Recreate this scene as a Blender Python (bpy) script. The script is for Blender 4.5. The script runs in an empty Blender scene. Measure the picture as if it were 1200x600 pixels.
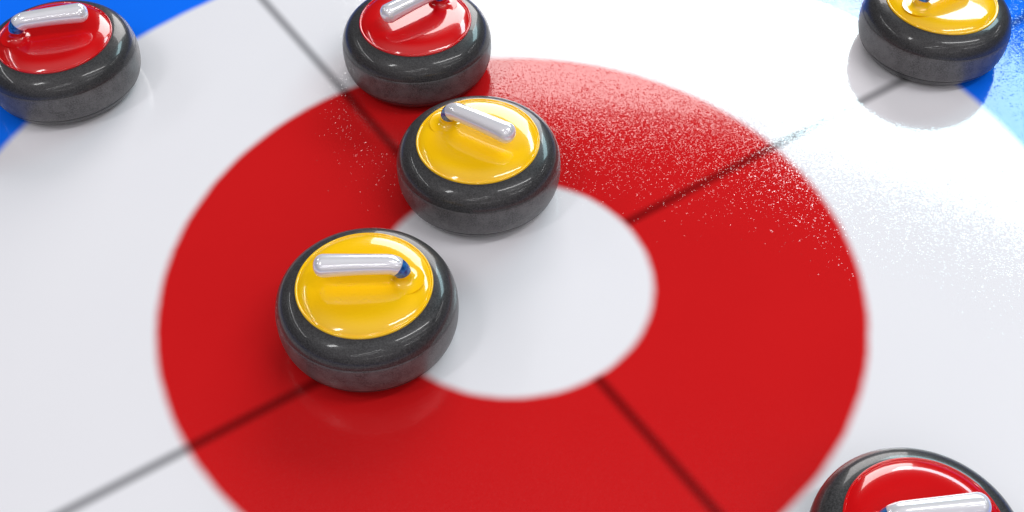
import bpy, bmesh, math
from mathutils import Vector, Matrix

scene = bpy.context.scene
COL = scene.collection
PI = math.pi

# ------------------------------------------------------------------ materials
def new_mat(name):
    m = bpy.data.materials.new(name); m.use_nodes = True
    nt = m.node_tree
    return m, nt, nt.nodes['Principled BSDF']

class G:
    """tiny node-graph helper"""
    def __init__(s, nt): s.nt = nt
    def n(s, t, **kw):
        x = s.nt.nodes.new(t)
        for k, v in kw.items(): setattr(x, k, v)
        return x
    def l(s, a, b): s.nt.links.new(a, b)
    def m(s, op, a, b=None, c=None):
        x = s.n('ShaderNodeMath', operation=op)
        for i, v in enumerate((a, b, c)):
            if v is None: continue
            if isinstance(v, (int, float)): x.inputs[i].default_value = v
            else: s.l(v, x.inputs[i])
        return x.outputs[0]
    def step(s, v, lo, hi, to0=0.0, to1=1.0):
        x = s.n('ShaderNodeMapRange', interpolation_type='SMOOTHSTEP')
        s.l(v, x.inputs['Value'])
        x.inputs['From Min'].default_value = lo; x.inputs['From Max'].default_value = hi
        x.inputs['To Min'].default_value = to0; x.inputs['To Max'].default_value = to1
        return x.outputs['Result']
    def mix(s, f, a, b, blend='MIX'):
        x = s.n('ShaderNodeMix', data_type='RGBA', blend_type=blend)
        if isinstance(f, (int, float)): x.inputs[0].default_value = f
        else: s.l(f, x.inputs[0])
        for i, v in ((6, a), (7, b)):
            if isinstance(v, tuple): x.inputs[i].default_value = (*v, 1)
            else: s.l(v, x.inputs[i])
        return x.outputs[2]
    def noise(s, vec, scale, detail=2, rough=.5):
        x = s.n('ShaderNodeTexNoise'); s.l(vec, x.inputs['Vector'])
        x.inputs['Scale'].default_value = scale; x.inputs['Detail'].default_value = detail
        x.inputs['Roughness'].default_value = rough
        return x.outputs['Fac']

FACET, TILT = 430, .070
R_BUTTON, R_RED, R_BLUE = .2456, .610, 1.042
LINE_ANG = .5898

def mat_ice():
    m, nt, b = new_mat('painted_ice'); g = G(nt)
    tc = g.n('ShaderNodeTexCoord'); P = tc.outputs['Object']
    sp = g.n('ShaderNodeSeparateXYZ'); g.l(P, sp.inputs[0])
    x, y = sp.outputs['X'], sp.outputs['Y']
    r = g.m('SQRT', g.m('ADD', g.m('MULTIPLY', x, x), g.m('MULTIPLY', y, y)))
    # slightly wobbly paint edges
    wob = g.m('MULTIPLY', g.m('SUBTRACT', g.noise(P, 18, 2), .5), .004)
    rw = g.m('ADD', r, wob)
    E = .0125
    in_red = g.m('MULTIPLY', g.step(rw, R_BUTTON-E, R_BUTTON+E), g.step(rw, R_RED-E, R_RED+E, 1, 0))
    in_blue = g.step(rw, R_BLUE-E, R_BLUE+E)
    white = (.80, .80, .84)
    soft = g.noise(P, 3.0, 3)
    white_c = g.mix(soft, (.79, .78, .825), (.82, .81, .845))
    red_c = g.mix(soft, (.55, .0085, .0105), (.61, .0110, .0125))
    blue_c = g.mix(soft, (.004, .150, .92), (.006, .175, .96))
    c = g.mix(in_red, white_c, red_c)
    c = g.mix(in_blue, c, blue_c)
    # cross lines: distance from the two perpendicular lines through the centre
    ca, sa = math.cos(LINE_ANG), math.sin(LINE_ANG)
    dA = g.m('ABSOLUTE', g.m('ADD', g.m('MULTIPLY', x, -sa), g.m('MULTIPLY', y, ca)))
    dB = g.m('ABSOLUTE', g.m('ADD', g.m('MULTIPLY', x, ca), g.m('MULTIPLY', y, sa)))
    d = g.m('MINIMUM', dA, dB)
    line = g.m('MULTIPLY', g.step(d, 0.0, .0195, 1, 0), g.step(rw, R_BUTTON-.004, R_BUTTON+.012))
    c = g.mix(g.m('MULTIPLY', line, .66), c, (.12, .12, .13), 'MULTIPLY')
    g.l(c, b.inputs['Base Color'])
    b.inputs['Roughness'].default_value = .6
    b.inputs['Specular IOR Level'].default_value = 0.0
    # frosty clear-ice surface: mirror-like coat broken up by pebble grain
    # every crystal facet is tilted its own way
    def facets(scale):
        v = g.n('ShaderNodeTexVoronoi'); g.l(P, v.inputs['Vector']); v.inputs['Scale'].default_value = scale
        q = g.n('ShaderNodeVectorMath', operation='SUBTRACT'); g.l(v.outputs['Color'], q.inputs[0])
        q.inputs[1].default_value = (.5, .5, .5)
        return q.outputs[0]
    f1, f2 = facets(FACET), facets(FACET*1.4)
    ad = g.n('ShaderNodeVectorMath', operation='ADD'); g.l(f1, ad.inputs[0]); g.l(f2, ad.inputs[1])
    sz = g.n('ShaderNodeSeparateXYZ'); g.l(f1, sz.inputs[0])
    amt = g.m('MULTIPLY', g.m('POWER', g.m('ADD', sz.outputs['Z'], .5), 1.2), TILT)   # some facets lie flat, some stand up
    cm = g.n('ShaderNodeCombineXYZ'); g.l(amt, cm.inputs[0]); g.l(amt, cm.inputs[1])
    ml = g.n('ShaderNodeVectorMath', operation='MULTIPLY'); g.l(ad.outputs[0], ml.inputs[0])
    g.l(cm.outputs[0], ml.inputs[1])
    a2 = g.n('ShaderNodeVectorMath', operation='ADD'); g.l(ml.outputs[0], a2.inputs[0]); a2.inputs[1].default_value = (0, 0, 1)
    nn = g.n('ShaderNodeVectorMath', operation='NORMALIZE'); g.l(a2.outputs[0], nn.inputs[0])
    g.l(nn.outputs[0], b.inputs['Coat Normal'])
    b.inputs['Coat Weight'].default_value = 1.0
    b.inputs['Coat Roughness'].default_value = .04
    b.inputs['Coat IOR'].default_value = 1.52
    return m

def mat_granite(name, base, rough, band=False):
    m, nt, b = new_mat(name); g = G(nt)
    P = g.n('ShaderNodeTexCoord').outputs['Object']
    fine = g.noise(P, 420, 2, .6); med = g.noise(P, 45 if band else 60, 5, .65)
    k = g.step(fine, .35, .68)
    c = g.mix(k, tuple(v*.55 for v in base), tuple(v*1.45 for v in base))
    c = g.mix(g.m('MULTIPLY', g.step(med, .35, .68), .65 if band else .3), c, tuple(v*(1.7 if band else 1.15) for v in base))
    g.l(c, b.inputs['Base Color'])
    rr = g.step(med, .3, .7, rough*.92, rough*1.1); g.l(rr, b.inputs['Roughness'])
    bump = g.n('ShaderNodeBump'); bump.inputs['Strength'].default_value = .5 if band else .12
    bump.inputs['Distance'].default_value = .0004
    g.l(g.noise(P, 300, 3), bump.inputs['Height']); g.l(bump.outputs[0], b.inputs['Normal'])
    b.inputs['Coat Weight'].default_value = 0.0 if band else .45
    b.inputs['Coat Roughness'].default_value = .035
    b.inputs['Specular IOR Level'].default_value = .5 if band else .35
    b.inputs['IOR'].default_value = 1.5 if band else 1.38
    return m

def mat_plastic(name, lo, hi):
    m, nt, b = new_mat(name); g = G(nt)
    P = g.n('ShaderNodeTexCoord').outputs['Object']
    g.l(g.mix(g.noise(P, 25, 3), lo, hi), b.inputs['Base Color'])
    b.inputs['Roughness'].default_value = .18
    b.inputs['Coat Weight'].default_value = 1.0
    b.inputs['Coat Roughness'].default_value = .015
    b.inputs['Specular IOR Level'].default_value = .25
    b.inputs['Coat IOR'].default_value = 1.52
    return m

def mat_grip():
    m, nt, b = new_mat('silver_white_grip'); g = G(nt)
    P = g.n('ShaderNodeTexCoord').outputs['Object']
    g.l(g.mix(g.noise(P, 40, 2), (.84, .84, .89), (.88, .88, .92)), b.inputs['Base Color'])
    b.inputs['Metallic'].default_value = .3
    b.inputs['Roughness'].default_value = .16
    b.inputs['Coat Weight'].default_value = .8
    b.inputs['Coat Roughness'].default_value = .04
    return m

def mat_collar():
    m, nt, b = new_mat('blue_collar'); g = G(nt)
    P = g.n('ShaderNodeTexCoord').outputs['Object']
    g.l(g.mix(g.step(g.noise(P, 160, 2), .35, .65), (.003, .05, .22), (.02, .17, .50)), b.inputs['Base Color'])
    b.inputs['Roughness'].default_value = .2
    b.inputs['Coat Weight'].default_value = .6
    return m

M_ICE = mat_ice()
M_GRANITE = mat_granite('polished_granite', (.044, .044, .046), .30)
M_BAND = mat_granite('striking_band_granite', (.080, .077, .080), .34, True)
M_YEL = mat_plastic('yellow_plastic', (1.0, .565, .002), (1.0, .59, .003))
M_RED = mat_plastic('red_plastic', (.60, .003, .005), (.66, .004, .006))
M_GRIP = mat_grip()
M_BLUE = mat_collar()

# ------------------------------------------------------------------ mesh helpers
def finish(name, bm, mat, parent=None, loc=(0, 0, 0), smooth=True, sharp=None):
    bmesh.ops.remove_doubles(bm, verts=bm.verts, dist=1e-6)
    bmesh.ops.recalc_face_normals(bm, faces=bm.faces)
    me = bpy.data.meshes.new(name); bm.to_mesh(me); bm.free()
    for p in me.polygons: p.use_smooth = smooth
    if sharp and smooth: me.set_sharp_from_angle(angle=math.radians(sharp))
    me.materials.append(mat)
    o = bpy.data.objects.new(name, me); COL.objects.link(o)
    o.location = loc
    if parent: o.parent = parent
    return o

def lathe(prof, seg=160, closed=False):
    """revolve (r,z) points about z"""
    bm = bmesh.new(); rings = []
    for r, z in prof:
        if r < 1e-6: rings.append([bm.verts.new((0, 0, z))])
        else: rings.append([bm.verts.new((r*math.cos(2*PI*i/seg), r*math.sin(2*PI*i/seg), z)) for i in range(seg)])
    pairs = list(zip(rings, rings[1:]))
    if closed: pairs.append((rings[-1], rings[0]))
    for a, b in pairs:
        for i in range(seg):
            j = (i+1) % seg
            if len(a) == 1 and len(b) == 1: continue
            if len(a) == 1: bm.faces.new((a[0], b[i], b[j]))
            elif len(b) == 1: bm.faces.new((a[i], a[j], b[0]))
            else: bm.faces.new((a[i], a[j], b[j], b[i]))
    return bm

def tube(path, seg=40, cap0=True, cap1=True):
    """path: list of (x, z, radius, angle) in the handle's plane; angle = direction of travel below horizontal"""
    bm = bmesh.new(); rings = []
    for x, z, r, a in path:
        t = Vector((math.cos(a), 0, -math.sin(a))); u = Vector((math.sin(a), 0, math.cos(a))); v = Vector((0, 1, 0))
        c = Vector((x, 0, z))
        if r < 1e-5: rings.append([bm.verts.new(c)])
        else: rings.append([bm.verts.new(c + r*(math.cos(2*PI*i/seg)*v + math.sin(2*PI*i/seg)*u)) for i in range(seg)])
    for a, b in zip(rings, rings[1:]):
        for i in range(seg):
            j = (i+1) % seg
            if len(a) == 1: bm.faces.new((a[0], b[i], b[j]))
            elif len(b) == 1: bm.faces.new((a[i], a[j], b[0]))
            else: bm.faces.new((a[i], a[j], b[j], b[i]))
    if cap0 and len(rings[0]) > 1: bm.faces.new(rings[0])
    if cap1 and len(rings[-1]) > 1: bm.faces.new(rings[-1])
    return bm

# ------------------------------------------------------------------ curling stone
SR, SH, SN, SB = .1498, .1199, 2.53, .657      # radius, height, roundness, flat fraction
def body_rz(t):
    c, s = math.cos(t), math.sin(t)
    return (SR*(SB+(1-SB)*abs(c)**(2/SN)), SH/2+SH/2*math.copysign(abs(s)**(2/SN), s))
def r_at(z):
    k = abs((z-SH/2)/(SH/2)); return SR*(SB+(1-SB)*(1-k**SN)**(1/SN))
BZ0, BZ1 = .027, .0845                          # striking band

def make_stone(cap_mat):
    root = bpy.data.objects.new('curling_stone', None); COL.objects.link(root)
    root.empty_display_size = .05
    # polished granite body with a shallow groove that seats the striking band
    pts = [(0, .004), (.058, .004), (.062, 0.0)]
    N = 72
    low, high = [], []
    for i in range(N+1):
        t = -PI/2 + PI*i/N
        r, z = body_rz(t)
        if z < BZ0-.0008: low.append((r, z))
        elif z > BZ1+.0008: high.append((r, z))
    prof = pts + low + [(r_at(BZ0), BZ0), (r_at(BZ0)-.004, BZ0), (r_at(BZ1)-.004, BZ1), (r_at(BZ1), BZ1)] + high + [(0, SH)]
    finish('granite_body', lathe(prof, 192), M_GRANITE, root, sharp=35)
    # striking band: dulled ring round the widest part
    e = .0006
    band = [(r_at(BZ0)-.0045, BZ0+e), (r_at(BZ0+e)-.0006, BZ0+e), (r_at(BZ0+.0016)-.0001, BZ0+.0016)]
    for i in range(1, 25):
        z = BZ0+.002+(BZ1-BZ0-.004)*i/25; band.append((r_at(z), z))
    band += [(r_at(BZ1-.0016)-.0001, BZ1-.0016), (r_at(BZ1-e)-.0006, BZ1-e), (r_at(BZ1)-.0045, BZ1-e)]
    finish('striking_band', lathe(band, 192, closed=True), M_BAND, root, sharp=40)
    # coloured cap: rim bead, groove, then a low dome
    z0 = SH
    cap = [(.1095, z0-.008), (.1110, z0-.004), (.1115, z0), (.1114, z0+.0012), (.1107, z0+.0024), (.1096, z0+.0030),
           (.1084, z0+.0027), (.1076, z0+.0019), (.1072, z0+.0015), (.1068, z0+.0018)]
    for i in range(1, 61):                       # shoulder that eases into a low dome
        f = i/60; r = .1068*(1-f**1.4)
        cap.append((r, z0+.0018+CAP_DOME*(1-(r/.1068)**CAP_POW)))
    finish('cap', lathe(cap, 192), cap_mat, root, sharp=60)
    # handle path
    zc, xb, rb = .1675, .039, .025
    def bend(phi, r): return (xb+rb*math.sin(phi), zc-rb+rb*math.cos(phi), r, phi)
    grip = []
    x0, L = -.0600, .0190
    for i in range(13):                          # blunt rounded tip
        a = PI/2*i/12
        grip.append((x0-.0165*math.cos(a), zc, L*math.sin(a)**.9 if i else 0, 0))
    for i in range(1, 15):
        f = i/14; x = x0+(xb-x0)*f
        grip.append((x, zc+.0008*math.sin(PI*f), L-.0026*f**1.2-.0006*math.sin(PI*f), 0))
    for i in range(1, 10):
        grip.append(bend(math.radians(40)*i/9, .0164-.0006*i/9))
    a44 = math.radians(40)
    grip.append(bend(a44+.02, .0156)); grip.append(bend(a44+.025, .0138))
    finish('grip', tube(grip), M_GRIP, root, sharp=60)
    a0, a1 = a44+.02, math.radians(76)
    finish('collar', tube([bend(a0+(a1-a0)*i/8, .0152-.0012*i/8) for i in range(9)]), M_BLUE, root, sharp=50)
    neck = [bend(a1-.02+(PI/2-a1+.02)*i/5, .0134-.0006*i/5) for i in range(6)]
    xe, ze = neck[-1][0], neck[-1][1]
    zb = z0+.0018+CAP_DOME*(1-(xe/.1068)**CAP_POW)
    for i in range(1, 15):
        f = i/14
        r = .0128+.021*(1-math.sqrt(max(0, 1-f**2)))**1.0
        neck.append((xe, ze+(zb-.0005-ze)*(1-(1-f)**1.3), r, PI/2))
    finish('neck', tube(neck, cap1=False), cap_mat, root, sharp=60)
    return root
CAP_DOME, CAP_POW = .0105, 8

def dup(root):
    r = root.copy(); COL.objects.link(r)
    for ch in list(root.children):
        c = ch.copy(); COL.objects.link(c); c.parent = r
    return r

ym, rm = make_stone(M_YEL), make_stone(M_RED)
STONES = [
 (ym, -.2380, -.1069, 1.5, 'yellow-capped stone on the red ring just left of the white centre, handle tip pointing left'),
 (None, -.0602, .2303, 147.5, 'yellow-capped stone at the top edge of the white centre, touching distance below a red-capped one'),
 (rm, -.1902, .5783, 40, 'red-capped stone on the outer edge of the red ring, behind a yellow-capped one'),
 (None, -.8963, .5310, 193, 'red-capped stone at far left, resting across the edge of the blue ring'),
 (None, .8695, .6382, 212, 'yellow-capped stone at far right, resting across the edge of the blue ring'),
 (None, .5639, -.5471, 185.5, 'red-capped stone nearest the viewer at the lower right corner, on white ice'),
]
KIND = ['y', 'y', 'r', 'r', 'y', 'r']
for (src, x, y, az, label), k in zip(STONES, KIND):
    o = src or dup(ym if k == 'y' else rm)
    o.location = (x, y, 0.0005); o.rotation_euler = (0, 0, math.radians(az))
    o['label'] = label; o['category'] = 'curling stone'; o['group'] = 'curling stones on the ice'

# ------------------------------------------------------------------ ice
bm = bmesh.new()
S = 16
bm.faces.new([bm.verts.new(v) for v in ((-S, -S, 0), (S, -S, 0), (S, S, 0), (-S, S, 0))])
ice = finish('ice', bm, M_ICE, smooth=False); ice['kind'] = 'structure'

# ------------------------------------------------------------------ light
WORLD_LO, WORLD_HI, WORLD_L = .38, .88, .62
w = bpy.data.worlds.new('World'); scene.world = w; w.use_nodes = True
nt = w.node_tree; g = G(nt); bg = nt.nodes['Background']
# dim studio: soft light from above and from the viewer's side, dark towards the back
tcw = g.n('ShaderNodeTexCoord')
dp = g.n('ShaderNodeVectorMath', operation='DOT_PRODUCT'); g.l(tcw.outputs['Generated'], dp.inputs[0])
dp.inputs[1].default_value = (0, -.5, .866)
g.l(g.step(dp.outputs['Value'], WORLD_LO, WORLD_HI, .03, WORLD_L), bg.inputs['Strength'])
bg.inputs['Color'].default_value = (1, .955, .975, 1)

def area(name, pos, target, sx, sy, L, color=(1, 1, 1), roll=0):
    """rectangular lamp of radiance about L"""
    d = bpy.data.lights.new(name, 'AREA'); d.shape = 'RECTANGLE'; d.size = sx; d.size_y = sy
    d.energy = L*sx*sy*PI; d.color = color
    o = bpy.data.objects.new(name, d); COL.objects.link(o)
    o.location = pos
    q = (Vector(target)-Vector(pos)).to_track_quat('-Z', 'Y')
    o.rotation_euler = (q.to_matrix() @ Matrix.Rotation(roll, 3, 'Z')).to_euler()
    return o

def dirpos(az, el, dist, c=(0, 0, 0)):
    az, el = math.radians(az), math.radians(el)
    return (c[0]+dist*math.cos(el)*math.sin(az), c[1]+dist*math.cos(el)*math.cos(az), c[2]+dist*math.sin(el))

# big bright window-like softbox behind, whose reflection glitters on the frosty ice
area('back_softbox', dirpos(7, 26.5, 12, (.3, .5, 0)), (.3, .5, 0), 6.2, 6.4, 7.4, (1, .97, .96))
# stronger lamp towards the right, slightly cool
area('key_softbox', dirpos(30, 40, 5.2, (1.0, .5, 0)), (1.0, .5, 0), 2.7, .95, 11.5, (.62, .93, 1))
# ceiling strip lamps: (from, to) in ceiling coordinates (units of ceiling height above the front stone), width, radiance
H = 6.0
def strip(a, b, wd, L):
    ax, ay = a[0]*H-.238, a[1]*H-.107; bx, by = b[0]*H-.238, b[1]*H-.107
    cx, cy = (ax+bx)/2, (ay+by)/2; ln = math.hypot(bx-ax, by-ay)
    d = bpy.data.lights.new('strip_lamp', 'AREA'); d.shape = 'RECTANGLE'; d.size = ln; d.size_y = wd
    d.energy = L*ln*wd*PI
    o = bpy.data.objects.new('strip_lamp', d); COL.objects.link(o)
    o.location = (cx, cy, H); o.rotation_euler = (0, 0, math.atan2(by-ay, bx-ax))
for a, b, wd, L in (
    ((-1.42, -.35), (-1.07, 1.02), .13, 38), ((-1.75, -.1), (-1.5, 1.1), .04, 36),
    ((-.48, -1.35), (.25, -.58), .06, 36), ((-.36, -1.5), (.38, -.72), .035, 36),
    ((-.15, -2.36), (1.17, -1.80), .06, 38), ((.30, -.16), (1.01, .12), .34, 24),
    ((.55, -.42), (1.5, -.12), .05, 36), ((1.02, -.97), (1.9, -.8), .07, 40), ((.9, -.75), (2.2, -.45), .035, 36),
    ((1.75, .25), (1.8, 1.0), .11, 40), ((2.3, .1), (2.45, .8), .06, 40), ((-.64, -.42), (-.40, -.22), .5, 20)):
    strip(a, b, wd, L)

# ------------------------------------------------------------------ camera
cam = bpy.data.cameras.new('camera'); co = bpy.data.objects.new('camera', cam); COL.objects.link(co)
pitch, roll, d, cx, cy = .8459, -.0039, 2.1409, 0.0, .0592
fw = Vector((0, math.cos(pitch), -math.sin(pitch))); r = Vector((1, 0, 0)); u = r.cross(fw)
c, s = math.cos(roll), math.sin(roll)
r2, u2 = c*r+s*u, -s*r+c*u
mat = Matrix((r2, u2, -fw)).transposed().to_4x4()
mat.translation = Vector((cx, cy-d*math.cos(pitch), d*math.sin(pitch)))
co.matrix_world = mat
cam.sensor_width = 36; cam.lens = 1412.4/1200*36
cam.clip_start = .02; cam.clip_end = 200
scene.camera = co

scene.view_settings.view_transform = 'Standard'; scene.view_settings.look = 'None'
scene.view_settings.exposure = 0; scene.view_settings.gamma = 1
scene.cycles.use_denoising = True
